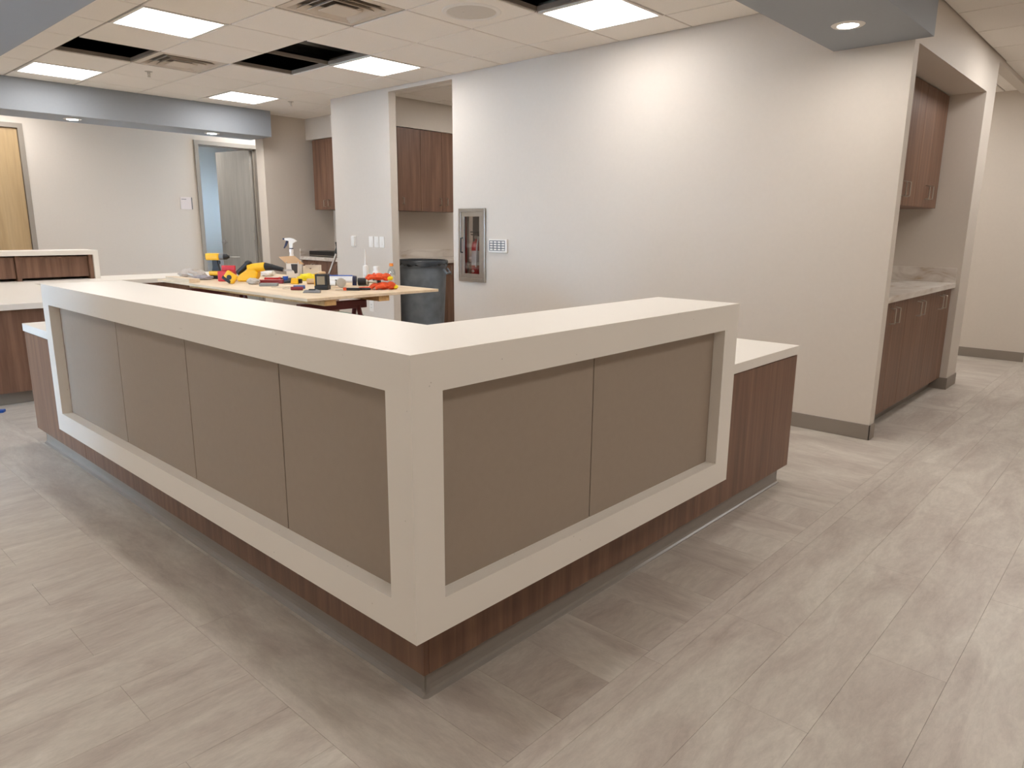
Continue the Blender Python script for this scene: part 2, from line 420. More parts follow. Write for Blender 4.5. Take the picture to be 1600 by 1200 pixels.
wall('wall_hall', [(8.18, 8.30, -.23, 8.0, 0, ZC+.1), (8.18, XE, -.35, -.23, 0, ZC+.1), (6.39, 8.18, .048, .14, 2.745, ZC+.1)], 'cream hallway wall')
wall('wall_alcove', [(4.66, 6.7, 6.345, 6.44, 0, 2.97), (4.66, 4.74, 6.127, 6.345, 0, 2.97), (6.6, 6.7, .8, 6.345, 0, 2.97),
                     (4.75, 6.6, 5.995, 6.345, 2.57, 2.97)], 'cream alcove wall with soffit over the cabinets')
wall('wall_stub', [(3.93, 5.05, 7.73, 7.93, 0, ZC+.1), (4.95, 5.05, 6.44, 7.73, 0, ZC+.1), (4.565, 4.95, 6.44, 7.73, 2.505, ZC+.1)],
     'short cream wall beside the corner cabinets')
D2A, D2B, DT = 3.775, 4.665, 2.497      # open door: clear opening
D1A, D1B = .66, 1.575                   # closed door
wall('wall_far', [(XL-.1, D1A-.03, YF, YF+.13, 0, ZC+.1), (D1B+.03, D2A-.03, YF, YF+.13, 0, ZC+.1), (D2B+.03, 8.2, YF, YF+.13, 0, ZC+.1),
                  (D1A-.03, D1B+.03, YF, YF+.13, DT+.03, ZC+.1), (D2A-.03, D2B+.03, YF, YF+.13, DT+.03, ZC+.1)], 'far cream wall with two doors')
wall('wall_left', [(XL-.12, XL, YB, 3.25, 0, ZC+.1), (XL-.12, XL, 5.05, YF, 0, ZC+.1),
                   (XL-3.3, XL-.12, 3.13, 3.25, 0, ZC+.1), (XL-3.3, XL-.12, 5.05, 5.17, 0, ZC+.1), (XL-3.3, XL-.0, 3.25, 5.05, 2.70, ZC+.1),
                   (XL-3.3, XL-3.2, 3.25, 5.05, 0, .35), (XL-3.3, XL-3.2, 3.25, 5.05, 2.45, 2.70)], 'left wall with an unseen, added side corridor ending in a window')  # corridor opening added to confine blue daylight to the desk's left end
wall('wall_back', [(XL-.12, XE+.1, YB-.1, YB, 0, ZC+.1)], 'wall behind the viewpoint')
wall('wall_end', [(XE, XE+.1, YB, -.23, 0, ZC+.1)], 'end wall of the right-hand corridor')
# office behind the open door
wall('wall_office', [(2.9, 3.0, YF+.13, 12.6, 0, ZC+.1),
                     (2.9, 7.0, 12.6, 12.7, 0, ZC+.1), (6.9, 7.0, YF+.13, 10.6, 0, ZC+.1), (6.9, 7.0, 11.8, 12.6, 0, ZC+.1), (6.9, 7.0, 10.6, 11.8, 0, 1.0), (6.9, 7.0, 10.6, 11.8, 2.2, ZC+.1), (2.9, 7.0, YF+.13, 12.7, ZC+.05, ZC+.1)], 'office walls behind the open door')
# alcove ceiling
ac = MB(); ac.box(4.008, 6.65, .8, 6.35, 2.93, 2.96); alc = struct(ac.build('ceiling_alcove', TEE), 'tiled ceiling of the work alcove')
for i in range(4):
    for j in range(9):
        x0, y0 = 4.1+TX*i, .75+TY*j
        if (i, j) in ((1, 5), (2, 6)): continue
        tile_bm(MB(), x0, min(x0+TX, 6.59), y0, min(y0+TY, 5.99)).build('ceiling_tile', TILE, alc).location = (0, 0, 2.918-ZC)
# windows
def window(name, x0, x1, y0, y1, z0, z1, label):
    r = bpy.data.objects.new(name, None); COL.objects.link(r); struct(r, label)
    t = .05; f = MB()
    f.box(x0, x1, y0, y0+t, z0, z1).box(x0, x1, y1-t, y1, z0, z1).box(x0, x1, y0, y1, z0, z0+t).box(x0, x1, y0, y1, z1-t, z1).box(x0, x1, (y0+y1)/2-.025, (y0+y1)/2+.025, z0, z1)
    f.build('window_frame', STEEL, r); xm = (x0+x1)/2
    MB().box(xm-.003, xm+.003, y0+t, (y0+y1)/2-.025, z0+t, z1-t).build('pane', GLASS, r)
    MB().box(xm-.003, xm+.003, (y0+y1)/2+.025, y1-t, z0+t, z1-t).build('pane', GLASS, r)
window('window_1', XL-3.29, XL-3.21, 3.25, 5.05, .35, 2.45, 'unseen corridor end window, assumed for the blue daylight')  # unseen window, assumed source of the blue light on the desk
window('window_2', 6.91, 6.99, 10.6, 11.8, 1.0, 2.2, 'office window')
# baseboards
BH, BT = .102, .009
def baseb(name, boxes, label):
    m = MB()
    for b in boxes: m.box(b[0], b[1], b[2], b[3], 0, BH, bev=.002, seg=1)
    return struct(m.build(name, BASEB), label)
baseb('baseboard_right', [(XW-BT, XW, .048-BT, 4.075, ), (XW-BT, 4.008, .048-BT, .048), (XW-BT, XW, 5.06, 6.127), (XW-BT, 4.008, 5.05, 5.06)], 'grey rubber base along the long wall')
baseb('baseboard_niche', [(6.05-BT, 6.39+BT, .048-BT, .048), (6.05-BT, 6.05, .048, .172), (6.39, 6.39+BT, .048, .8)], 'grey rubber base beside the niche')
baseb('baseboard_hall', [(8.18-BT, 8.18, -.23-BT, 8.0), (8.18-BT, XE, -.35-BT, -.35)], 'grey rubber base in the hallway')
baseb('baseboard_far', [(XL, D1A-.1, YF-BT, YF), (D1B+.1, D2A-.1, YF-BT, YF), (D2B+.1, 8.18, YF-BT, YF), (3.93-BT, 3.93, 7.73, 7.93)], 'grey rubber base along the far wall')
# doors
def door(name, xa, xb, label):
    r = bpy.data.objects.new(name, None); COL.objects.link(r); struct(r, label)
    f = MB(); w_ = .055
    f.box(xa-w_, xa, YF-.02, YF+.15, 0, DT+w_).box(xb, xb+w_, YF-.02, YF+.15, 0, DT+w_).box(xa, xb, YF-.02, YF+.15, DT, DT+w_)
    f.box(xa, xa+.016, YF+.06, YF+.1, 0, DT).box(xb-.016, xb, YF+.06, YF+.1, 0, DT).box(xa, xb, YF+.06, YF+.1, DT-.016, DT)
    f.build('door_frame', FRAMEM, r); return r
def lever(par, x, y, z, sx, ny):
    m = MB(); m.cyl((x, y, z), (x, y+.012*ny, z), .032, seg=16); m.cyl((x, y, z), (x, y+.055*ny, z), .011)
    m.tube([(x, y+.052*ny, z), (x+.06*sx, y+.056*ny, z), (x+.125*sx, y+.05*ny, z-.004)], .0095)
    return m.build('lever_handle', CHROME, par, True)
d1 = door('door_1', D1A, D1B, 'closed pale maple door in a grey frame')
l1 = MB().box(D1A+.004, D1B-.004, YF+.012, YF+.056, .008, DT-.004, bev=.002).build('door_leaf', MAPLE, d1)
lever(l1, D1A+.08, YF+.012, 1.1, 1, -1)
d2 = door('door_2', D2A, D2B, 'open pale door in a grey frame, daylight in the room behind')
W2 = .80
lf = MB().box(-W2, 0, 0, .044, .008, DT-.006, bev=.002).build('door_leaf', GREYD, d2)
lf.location = (D2B-.05, YF+.12, 0); lf.rotation_euler = (0, 0, math.radians(-79))
lever(lf, -W2+.075, 0, 1.10, 1, -1)
MB().box(-W2-.001, -W2+.001, .010, .034, 1.03, 1.17).build('latch_plate', CHROME, lf)
hg = MB()
for z in (.25, 1.2, 2.25): hg.cyl((.006, -.006, z-.055), (.006, -.006, z+.055), .008)
hg.build('hinge', STEEL, lf)

# ================================================================== LIGHT FITTINGS
PAN = 'recessed square ceiling light panels'
def make_panel():
    r = thing('ceiling_light', '', 'ceiling light', group=PAN)
    f = MB(); t = .024; hx, hy = TX/2-.008, TY/2-.008
    f.box(-hx, hx, -hy, -hy+t, -.012, .012).box(-hx, hx, hy-t, hy, -.012, .012).box(-hx, -hx+t, -hy+t, hy-t, -.012, .012).box(hx-t, hx, -hy+t, hy-t, -.012, .012)
    f.build('frame', WHITEP, r)
    MB().box(-hx+t, hx-t, -hy+t, hy-t, -.004, .004).build('diffuser', LIGHTP, r)
    MB().box(-hx, hx, -hy, hy, .012, .05).build('housing', STEEL, r)
    return r
pan0 = make_panel()
PLAB = {(0, 3): 'lit square ceiling panel at upper left, largest, above the left end of the desk',
        (0, 7): 'lit square ceiling panel nearest the left edge, just in front of the far bulkhead',
        (3, 3): 'lit square ceiling panel beside the double opening of missing tiles',
        (3, 7): 'lit square ceiling panel just in front of the open door end of the bulkhead',
        (3, -1): 'lit square ceiling panel at the top of the frame near the long wall'}
for i, (c, lst) in enumerate([(c, 0) for c in LIGHTS]+[(c, 1) for c in ADDED_PANELS]):
    x, y = cell(*c)
    lab = PLAB.get(c, 'assumed, unseen lit square ceiling panel outside the frame')
    loc = (x+TX/2, y+TY/2, ZC)
    if i == 0: pan0.location = loc; pan0['label'] = lab
    else: dup(pan0, loc, 0, lab, PAN)
dup(pan0, (3.75, 10.35, 2.828), 0, 'unseen lit square ceiling panel added in the office behind the open door', PAN)  # unseen office panel added to brighten the open door leaf
for (i, j) in ((1, 5), (2, 6)): dup(pan0, (4.1+TX*(i+.5), .75+TY*(j+.5), 2.925), 0, 'unseen lit square ceiling panel added inside the work alcove', PAN)  # hidden panels added to brighten the dim alcove
CANG = 'round downlights in the bulkhead'
def make_can():
    r = thing('downlight', '', 'downlight', group=CANG)
    MB().lathe([(.050, -.0005), (.056, -.006), (.082, -.005), (.088, 0)], seg=32).build('trim_ring', WHITEP, r, True)
    MB().lathe([(.0, -.006), (.052, -.0055), (.052, -.001)], seg=16).build('lens', LIGHTC, r, True)
    return r
can0 = make_can()
cans = [((3.342, .245), 'round lit downlight under the near right bulkhead corner'), ((1.71, 7.72), 'round lit downlight under the far bulkhead, left one'),
        ((3.24, 7.70), 'round lit downlight under the far bulkhead above the open door')]
hidc = [(1.79, .245), (.143, .245), (.143, 1.25), (.143, 2.27), (.143, 6.45)]
for i, (p, lab) in enumerate(cans+[(q, 'round lit downlight in the bulkhead above the desk') for q in hidc]):
    if i == 0: can0.location = (p[0], p[1], ZB); can0['label'] = lab
    else: dup(can0, (p[0], p[1], ZB), 0, lab, CANG)
# ---- air diffusers
def make_vent():
    r = thing('air_diffuser', '', 'air vent', group='square ceiling air diffusers')
    def ring(mb, a, b, za, zb, t=.004):
        # sloping square louvre from half-size a (height za) to b (height zb)
        A = [(-a, -a), (a, -a), (a, a), (-a, a)]; B = [(-b, -b), (b, -b), (b, b), (-b, b)]
        bm = bmesh.new(); va = [bm.verts.new((*p, za)) for p in A]; vb = [bm.verts.new((*p, zb)) for p in B]
        vc = [bm.verts.new((*p, za+t)) for p in A]; vd = [bm.verts.new((*p, zb+t)) for p in B]
        for i in range(4):
            j = (i+1) % 4
            bm.faces.new((va[i], va[j], vb[j], vb[i])); bm.faces.new((vd[i], vd[j], vc[j], vc[i]))
            bm.faces.new((va[j], va[i], vc[i], vc[j])); bm.faces.new((vb[i], vb[j], vd[j], vd[i]))
        bmesh.ops.recalc_face_normals(bm, faces=bm.faces); mb._add(bm)
    h = TX/2-.0095; m = MB(); ring(m, h, .255, -.004, -.008); m.build('flange', VENTM, r)
    m = MB(); ring(m, .255, .225, -.008, .026); m.build('neck', VENTM, r)
    m = MB(); ring(m, .212, .168, -.016, .016); m.build('louvre', VENTM, r)
    m = MB(); ring(m, .158, .118, -.020, .012); m.build('louvre', VENTM, r)
    m = MB(); m.prism([(-.105, -.105), (.105, -.105), (.105, .105), (-.105, .105)], -.024, -.016, axis='z', bev=.003); m.build('centre_plate', VENTM, r)
    MB().box(-.228, .228, -.228, .228, .031, .036).build('back_plate', plain('vent_throat', srgb(112, 100, 90), .7), r)
    return r
v0 = make_vent(); x, y = cell(1, 1); v0.location = (x+TX/2, y+TY/2, ZC); v0['label'] = 'square louvred air diffuser at the top edge of the frame, the larger one'
x, y = cell(1, 5); dup(v0, (x+TX/2, y+TY/2, ZC), 0, 'square louvred air diffuser between the two groups of missing tiles')
# ---- ceiling speaker on its tile
x, y = cell(2, 0); st = tile_bm(MB(), -TX/2, TX/2, -TY/2, TY/2).build('ceiling_tile', TILE, ceiling); st.location = (x+TX/2, y+TY/2, 0)
sp = thing('ceiling_speaker', 'round white speaker grille set in a ceiling tile', 'speaker', (x+TX/2, y+TY/2, ZC-.006))
MB().lathe([(.165, -.004), (.172, -.012), (.195, -.010), (.205, 0)], seg=40).build('bezel', WHITEP, sp, True)
MB().lathe([(.0, -.012), (.10, -.011), (.166, -.006), (.166, 0)], seg=40).build('grille', GRILLE, sp, True)
MB().ball((-.05, .03, -.0135), (.005, .005, .004)).build('indicator', WHITEP, sp)
# ---- sprinklers
def make_sprk(loc, lab):
    r = thing('sprinkler_head', lab, 'sprinkler', loc, group='ceiling sprinkler heads')
    MB().lathe([(.0, 0), (.036, 0), (.034, -.006), (.014, -.010), (.012, -.022), (.0, -.022)], seg=20).build('escutcheon', STEEL, r, True)
    MB().cyl((-.011, 0, -.02), (-.007, 0, -.05), .003).cyl((.011, 0, -.02), (.007, 0, -.05), .003).cyl((0, 0, -.022), (0, 0, -.046), .003).build('frame_arm', STEEL, r)
    MB().lathe([(.0, -.049), (.017, -.050), (.017, -.052), (.0, -.053)], seg=16).build('deflector', STEEL, r)
make_sprk((1.934, 6.163, ZC-.006), 'small sprinkler head below the second air diffuser')
make_sprk((3.70, 6.62, ZC-.006), 'small sprinkler head near the corner by the upper cabinets')

# ================================================================== FRONT DESK
desk = thing('reception_desk', 'L-shaped reception desk with white framed taupe panels on a walnut base', 'desk')
HT, LA, LB, WT = 1.067, 1.722, 2.901, .38
ZL, FB = .31, .10                 # frame bottom, frame band width
REC = .046
def slab(poly, z0, z1, bev=.002):
    return MB().prism(poly, z0, z1, axis='z', bev=bev)
L_out = [(0, 0), (LA, 0), (LA, WT), (WT, WT), (WT, LB), (0, LB)]
fr = slab(L_out, HT-FB, HT, 0)
zb = ZL+.097
# front frame: bottom band, corner post, end posts (pieces abut, no visible joints)
fr.prism([(0, 0), (LA, 0), (LA, .15), (.15, .15), (.15, LB), (0, LB)], ZL, zb, axis='z')
fr.prism([(0, 0), (FB, 0), (FB, .075), (.075, FB), (0, FB)], zb, HT-FB, axis='z')
fr.box(1.613, LA, 0, WT, zb, HT-FB); fr.box(0, WT, 2.812, LB, zb, HT-FB)
bmesh.ops.remove_doubles(fr.bm, verts=fr.bm.verts, dist=1e-5)
fr.build('white_frame', SOLID, desk)
zp0, zp1 = ZL+.095, HT-FB+.004
g = .0022
for a, b in ((.10, .795), (.795, 1.615)):
    MB().box(a+g, b-g, REC, REC+.018, zp0, zp1, bev=.0015).build('front_panel', FABRIC, desk)
for a, b in ((.10, .690), (.690, 1.357), (1.357, 2.048), (2.048, 2.815)):
    MB().box(REC, REC+.018, a+g, b-g, zp0, zp1, bev=.0015).build('front_panel', FABRIC, desk)
MB().box(.075, 1.7, REC+.02, .14, ZL+.05, HT-.06).box(REC+.02, .14, .14, 2.88, ZL+.05, HT-.06).build('core', DARKIN, desk)
IN, LE, LL, KZ = .136, 2.767, 3.918, .088
CT0, CT1 = .712, .759              # low counter
# walnut cladding, in separate boards
def board(x0, x1, y0, y1, z0, z1): return MB().box(x0, x1, y0, y1, z0, z1, bev=.0012, seg=1).build('base_panel', WALNUT, desk)
gg = .0015
board(IN+.019, LA-.004, IN, IN+.018, KZ, ZL+.01)
board(LA-.004+gg*0, LE, IN, IN+.018, KZ, CT0-.006)
board(IN, IN+.018, IN, 3.0-gg, KZ, ZL+.01)
board(IN, IN+.018, 3.0+gg, LL, KZ, CT0-.006)
board(IN, IN+.018, LB+.002, 3.0-gg, ZL+.0105, CT0-.006)
MB().box(LE-.02, LE-.001, IN+.019, .88, KZ, CT0-.006).build('end_panel', WALNUT, desk)
MB().box(IN+.019, .88, LL-.02, LL-.001, KZ, CT0-.006).build('end_panel', WALNUT, desk)
MB().box(IN+.03, LE-.03, .80, .82, .02, CT0-.01).build('inner_panel', WALNUT, desk)
MB().box(.80, .82, .83, LL-.03, .02, CT0-.01).build('inner_panel', WALNUT, desk)
lc = slab([(LA+.001, IN-.006), (LE+.004, IN-.006), (LE+.004, .90), (.90, .90), (.90, LL+.004), (IN-.006, LL+.004), (IN-.006, LB+.001), (WT+.02, LB+.001), (WT+.02, WT+.02), (LA+.001, WT+.02)], CT0, CT1)
lc.build('low_counter', SOLID, desk)
# toe kick with coved foot
JN = .161; tk = MB()
cove = [(0, 0), (-.016, 0), (-.014, .003), (-.006, .008), (-.002, .016), (0, .03), (0, KZ+.02), (.012, KZ+.02), (.012, 0)]
tk.prism([(JN+p[0], p[1]) for p in cove], JN-.004, LL-.075, axis='y')
tk.prism([(JN+p[0], p[1]) for p in cove], JN-.004, LE-.073, axis='x')
tk.lathe([(.0, 0), (.016, 0), (.014, .003), (.006, .008), (.002, .016), (.0005, .03), (.0005, KZ)], (JN, JN, 0), 16)
tk.box(LE-.085, LE-.073, JN, .8, 0, KZ).box(JN, .8, LL-.087, LL-.075, 0, KZ)
tk.build('toe_kick', TOEM, desk)

# ================================================================== REAR DESK
rd = thing('rear_desk', 'far white-topped walnut desk with raised shelf and cubbies at left', 'desk')
RZ = .775
slab([(.136, 5.06), (1.0, 5.06), (1.0, 7.10), (3.22, 7.10), (3.22, 7.93), (.136, 7.93)], RZ-.045, RZ).build('counter', SOLID, rd)
MB().box(.16, .97, 5.10, 5.12, .10, RZ-.046).build('end_panel', WALNUT, rd)
MB().box(.16, .18, 5.121, 7.9, .10, RZ-.046).build('side_panel', WALNUT, rd)
MB().box(.96, .98, 5.121, 7.1, .02, RZ-.046).build('side_panel', WALNUT, rd)
MB().box(.98, 3.18, 7.16, 7.18, .02, RZ-.046).build('inner_panel', WALNUT, rd)
MB().box(3.16, 3.18, 7.181, 7.9, .02, RZ-.046).build('end_panel', WALNUT, rd)
MB().box(.181, 3.159, 7.88, 7.9, .02, RZ-.046).build('back_panel', WALNUT, rd)
MB().box(.19, .95, 5.165, 5.18, 0, .10).box(.19, .20, 5.181, 7.87, 0, .10).build('toe_kick', BASEB, rd)
RT0, RT1, RX, RY0, RY1 = 1.036, 1.085, 1.742, 7.50, 7.93
MB().box(.136, RX, RY0, RY1, RT0, RT1, bev=.002).box(RX-.052, RX, RY0, RY1, RZ, RT0+.002, bev=.002).build('raised_shelf', SOLID, rd)
MB().box(.14, RX-.053, RY1-.03, RY1-.01, RZ, RT0).build('cubby_back', WALNUT, rd)
for xs in (.20, .965, RX-.092):
    MB().box(xs, xs+.038, RY0+.025, RY1-.031, RZ, RT0-.001).build('cubby_divider', WALNUT, rd)
for xa, xb in ((.242, .960), (1.008, RX-.096)):
    fp = MB().box(xa, xb, RY0+.06, RY0+.078, RZ+.028, RT0-.028, bev=.002).build('flap_door', WALNUT, rd)
    MB().box(xa, xb, RY0+.052, RY0+.06, RT0-.030, RT0-.016).build('flap_lip', WALNUT, fp)

# ================================================================== CABINETS
def bar_handle(par, x, z0, z1, n=-1, mat=STEEL, proud=.032):
    m = MB(); m.tube([(x, 0, z0), (x, n*proud, z0+.006), (x, n*proud, z1-.006), (x, 0, z1)], .0048, 8)
    return m.build('handle', mat, par, True)
def cabinet(name, label, loc, rz, w_, d, z0, z1, doors, hz, group, kick=False):
    """local: front faces -y at y=0, x 0..w_. doors: list of (x0,x1,handle_x)"""
    r = thing(name, label, 'cabinet', loc, rz, group)
    MB().box(0, w_, .022, d, z0+(.10 if kick else 0), z1).build('body', WALNUT, r)
    if kick: MB().box(0, w_, .075, .09, 0, z0+.10).build('toe_kick', DARKIN if name == 'x' else TOEM, r)
    for a, b, hx in doors:
        dz0 = z0+(.10 if kick else .0)
        dd = MB().box(a+.0015, b-.0015, 0, .019, dz0+.002, z1-.003, bev=.001, seg=1).build('door', WALNUT, r)
        bar_handle(dd, hx, hz[0], hz[1])
    return r
NB, NU = 'base cabinets in the niche', 'upper cabinets in the niche'
UW = (6.038-4.010)/3
for i in range(3):
    x0 = 4.010+UW*i; h = UW/2
    pos = ['nearest the long wall end', 'in the middle', 'at the far end'][i]
    cabinet('base_cabinet', 'walnut double-door base cabinet under the niche counter, '+pos, (x0, .10, 0), 0, UW-.001, .59, 0, .888, [(0, h, h-.055), (h, UW-.001, h+.055)], (.735, .845), NB, True)
    cabinet('wall_cabinet', 'walnut double-door upper cabinet in the niche, '+pos, (x0, .305, 0), 0, UW-.001, .39, 1.55, 2.46, [(0, h, h-.055), (h, UW-.001, h+.055)], (1.615, 1.725), NU)
nc = thing('niche_counter', 'pale marble-look counter with splashes in the right niche', 'countertop')
MB().box(4.009, 6.049, .075, .699, .890, .932, bev=.003).build('worktop', MARBLE, nc)
MB().box(4.009, 6.049, .680, .699, .9325, 1.055, bev=.002).build('back_splash', MARBLE, nc)
MB().box(6.030, 6.049, .079, .679, .9325, 1.055, bev=.002).build('side_splash', MARBLE, nc)
# work alcove
AU = 'upper cabinets in the work alcove'
cabinet('wall_cabinet', 'single-door walnut upper cabinet in the work alcove beside the white pier', (4.765, 6.0, 0), 0, .368, .34, 1.562, 2.565, [(0, .368, .065)], (1.645, 1.725), AU)
cabinet('wall_cabinet', 'double-door walnut upper cabinet in the work alcove beside the long wall', (5.134, 6.0, 0), 0, .734, .34, 1.562, 2.565, [(0, .366, .326), (.366, .734, .436)], (1.645, 1.735), AU)
cabinet('base_cabinet', 'dark walnut base cabinet behind the grey trash can', (4.765, 5.72, 0), 0, 1.1, .6, 0, .905, [(0, .55, .5), (.55, 1.1, .6)], (.75, .86), None, True)
MB_ = MB().box(4.745, 6.59, 5.695, 6.343, .907, .95, bev=.003)
kc = thing('alcove_counter', 'pale counter behind the trash can in the work alcove', 'countertop')
MB_.build('worktop', MARBLE, kc); MB().box(4.745, 6.59, 6.325, 6.343, .951, 1.06).build('back_splash', MARBLE, kc)
# corner by the stub wall (front faces -x): rotate -90 deg
cabinet('wall_cabinet', 'walnut upper cabinet in the far corner left of the white pier', (4.575, 7.595, 0), -math.pi/2, .636, .37, 1.582, 2.500, [(0, .318, .268), (.318, .636, .368)], (1.62, 1.71), None)
cabinet('base_cabinet', 'walnut base cabinet in the far corner behind the work table', (4.40, 7.70, 0), -math.pi/2, 1.2, .54, 0, .905, [(0, .3, .26), (.3, .6, .34), (.6, .9, .86), (.9, 1.2, .94)], (.75, .86), None, True)
cc = thing('corner_counter', 'white counter in the far corner behind the work table', 'countertop')
MB().box(4.375, 4.948, 6.47, 7.728, .907, .950, bev=.003).build('worktop', MARBLE, cc)
MB().box(4.93, 4.948, 6.47, 7.728, .951, 1.055).build('back_splash', MARBLE, cc)
MB().box(4.38, 4.929, 7.71, 7.728, .951, 1.055).build('side_splash', MARBLE, cc)
bx = thing('equipment_tray', 'long flat black box lying on the far corner counter', 'box', (4.62, 7.32, .9505))
MB().box(-.14, .14, -.42, .33, 0, .075, bev=.006).build('case', BLACK, bx)
MB().box(-.145, -.1401, -.41, .32, .014, .020).build('edge_strip', STEEL, bx)

# ================================================================== WALL FITTINGS
ec = thing('extinguisher_cabinet', 'stainless steel glazed fire extinguisher cabinet on the long wall', 'cabinet', (XW, 3.80, 1.19))
a, b = .182, .352
m = MB(); t = .034
for (y0, y1, z0, z1) in ((-a, a, b-t, b), (-a, a, -b, -b+t), (-a, -a+t, -b+t, b-t), (a-t, a, -b+t, b-t)): m.box(-.022, -.0005, y0, y1, z0, z1, bev=.003)
m.build('trim_frame', STEEL, ec)
m = MB(); a2, b2, t2 = .146, .316, .042
for (y0, y1, z0, z1) in ((-a2, a2, b2-t2, b2), (-a2, a2, -b2, -b2+t2), (-a2, -a2+t2, -b2+t2, b2-t2), (a2-t2, a2, -b2+t2, b2-t2)): m.box(-.016, -.001, y0, y1, z0, z1, bev=.002)
dr = m.build('door_frame', STEEL, ec)
MB().box(-.011, -.007, -a2+t2, a2-t2, -b2+t2, b2-t2).build('glass_pane', CABGLASS, dr)
MB().tube([(-.016, .128, .07), (-.04, .128, .067), (-.04, .128, -.067), (-.016, .128, -.07)], .006).build('pull_handle', BLACK, dr, True)
m = MB(); hy, hz_ = .143, .312
m.box(.140, .145, -hy, hy, -hz_, hz_).box(.0, .14, -hy, -hy+.004, -hz_, hz_).box(.0, .14, -hy, hy, hz_-.004, hz_).box(.0, .14, -hy, hy, -hz_, -hz_+.004)
m.build('tub', plain('cabinet_tub', srgb(92, 86, 84), .5), ec)
MB().box(.001, .055, hy-.004, hy, -hz_+.005, hz_-.005).build('red_side', REDP, ec)
fe = thing('fire_extinguisher', 'red fire extinguisher inside the glazed wall cabinet', 'fire extinguisher', (XW+.058, 3.800, .8825))
MB().lathe([(.0, 0), (.050, 0), (.054, .008), (.054, .30), (.046, .335), (.022, .352), (.018, .37), (.0, .37)], seg=24).build('cylinder', REDP, fe, True)
MB().lathe([(.0545, .115), (.0548, .117), (.0548, .255), (.0545, .257)], seg=24).build('label_sleeve', WHITEP, fe, True)
MB().box(-.016, .016, -.016, .016, .37, .40).cyl((0, 0, .385), (-.03, .0, .385), .012).build('valve', STEEL, fe)
MB().box(-.012, .012, -.02, .075, .405, .415, bev=.003).box(-.012, .012, -.02, .085, .43, .44, bev=.003).box(-.008, .008, -.025, -.012, .395, .44).build('lever', BLACK, fe)
MB().tube([(0, -.02, .39), (-.03, -.045, .37), (-.05, -.05, .30), (-.056, -.045, .16), (-.056, -.04, .10)], .008).build('hose', WHITEP, fe, True)
q = MB().prism([(-.022, 0), (0, -.016), (.022, 0), (0, .016)], -.0575, -.0550, axis='x'); q.build('diamond_label', WHITEP, fe).location = (0, 0, .06)
kp = thing('wall_keypad', 'white wall panel with a grid of pale buttons beside the extinguisher cabinet', 'keypad', (XW, 3.446, 1.193))
MB().box(-.022, -.0005, -.118, .118, -.062, .062, bev=.006).build('housing', WHITEP, kp)
MB().box(-.0235, -.022, -.098, .108, -.045, .050).build('key_field', plain('key_field_grey', srgb(104, 110, 116), .5), kp)
m = MB()
for i in range(4):
    for j in range(4): m.box(-.026, -.0235, -.093+.0505*i, -.093+.0505*i+.038, -.040+.0228*j, -.040+.0228*j+.014, bev=.001, seg=1)
m.build('buttons', WHITEP, kp)
def plate(name, label, cat, y, z, w_, h_, kind, group=None):
    r = thing(name, label, cat, (XW, y, z), 0, group)
    MB().box(-.007, -.0005, -w_/2, w_/2, -h_/2, h_/2, bev=.002).build('cover_plate', WHITEP, r)
    if kind == 'switch': MB().prism([(-.007, -.034), (-.012, -.034), (-.008, 0), (-.0085, .034), (-.007, .034)], -.017, .017, axis='y').build('rocker', WHITEP, r)
    elif kind == 'outlet':
        MB().box(-.0095, -.007, -.017, .017, -.034, .034, bev=.002).build('receptacle', WHITEP, r)
        MB().box(-.0100, -.0095, -.008, -.005, .012, .022).box(-.0100, -.0095, .005, .008, .012, .022).box(-.0100, -.0095, -.008, -.005, -.022, -.012).box(-.0100, -.0095, .005, .008, -.022, -.012).build('slots', BLACK, r)
    else:
        MB().box(-.026, -.007, -w_*.36, w_*.36, -h_*.44, h_*.44, bev=.004).build('sensor_body', WHITEP, r)
for i, y in enumerate((5.435, 5.337, 5.239)):
    plate('light_switch', ['leftmost', 'middle', 'rightmost'][i]+' of three white light switches on the pier', 'switch', y, 1.195, .080, .120, 'switch', 'light switches on the pier')
plate('wall_sensor', 'single white wall control left of the three switches', 'wall control', 5.765, 1.195, .085, .125, 'sensor')
plate('wall_outlet', 'white wall outlet low on the pier under the work table', 'outlet', 5.465, .468, .078, .125, 'outlet')
sg = thing('room_sign', 'small pale room sign on the wall left of the open door', 'sign', (3.545, YF, 1.668))
MB().box(-.085, .085, -.006, -.0005, -.085, .085, bev=.002).build('plate', plain('sign_plate', srgb(226, 216, 214), .4), sg)
MB().box(-.068, .0, -.0068, -.006, .052, .060).build('text_line', GREYP, sg)
MB().box(.070, .0845, -.0075, -.006, -.084, .084).build('edge_strip', GREYP, sg)

# ================================================================== WORK TABLE AND TOOLS
ZT = .90
tb = thing('work_table', 'plywood sheet on dark red sawhorses used as a work table', 'table')
MB().box(1.465, 2.60, 2.83, 5.22, ZT-.019, ZT, bev=.001, seg=1).build('plywood_top', PLY, tb)
MB().box(1.60, 1.69, 2.84, 4.9, ZT-.058, ZT-.0195).build('lumber_rail', LUMBER, tb)
MB().box(2.05, 2.14, 2.845, 4.9, ZT-.058, ZT-.0195).build('lumber_rail', LUMBER, tb)
SAWH = []
for (yy) in (3.05, 4.75):
    sh = thing('sawhorse', 'dark red steel sawhorse under the '+('near' if yy < 4 else 'far')+' end of the plywood', 'sawhorse', (1.95, yy, 0), group='sawhorses under the plywood')
    MB().box(-.42, .12, -.03, .03, .785, .841, bev=.004).build('beam', REDDARK, sh)
    for sx in (-.36, .05):
        for sy in (-1, 1): MB().cyl((sx, .02*sy, .80), (sx+(.03 if sx > 0 else -.03), .27*sy, 0), .017).build('leg', REDDARK, sh)
    MB().cyl((.07, -.18, .30), (.07, .18, .30), .01).build('brace', REDDARK, sh)
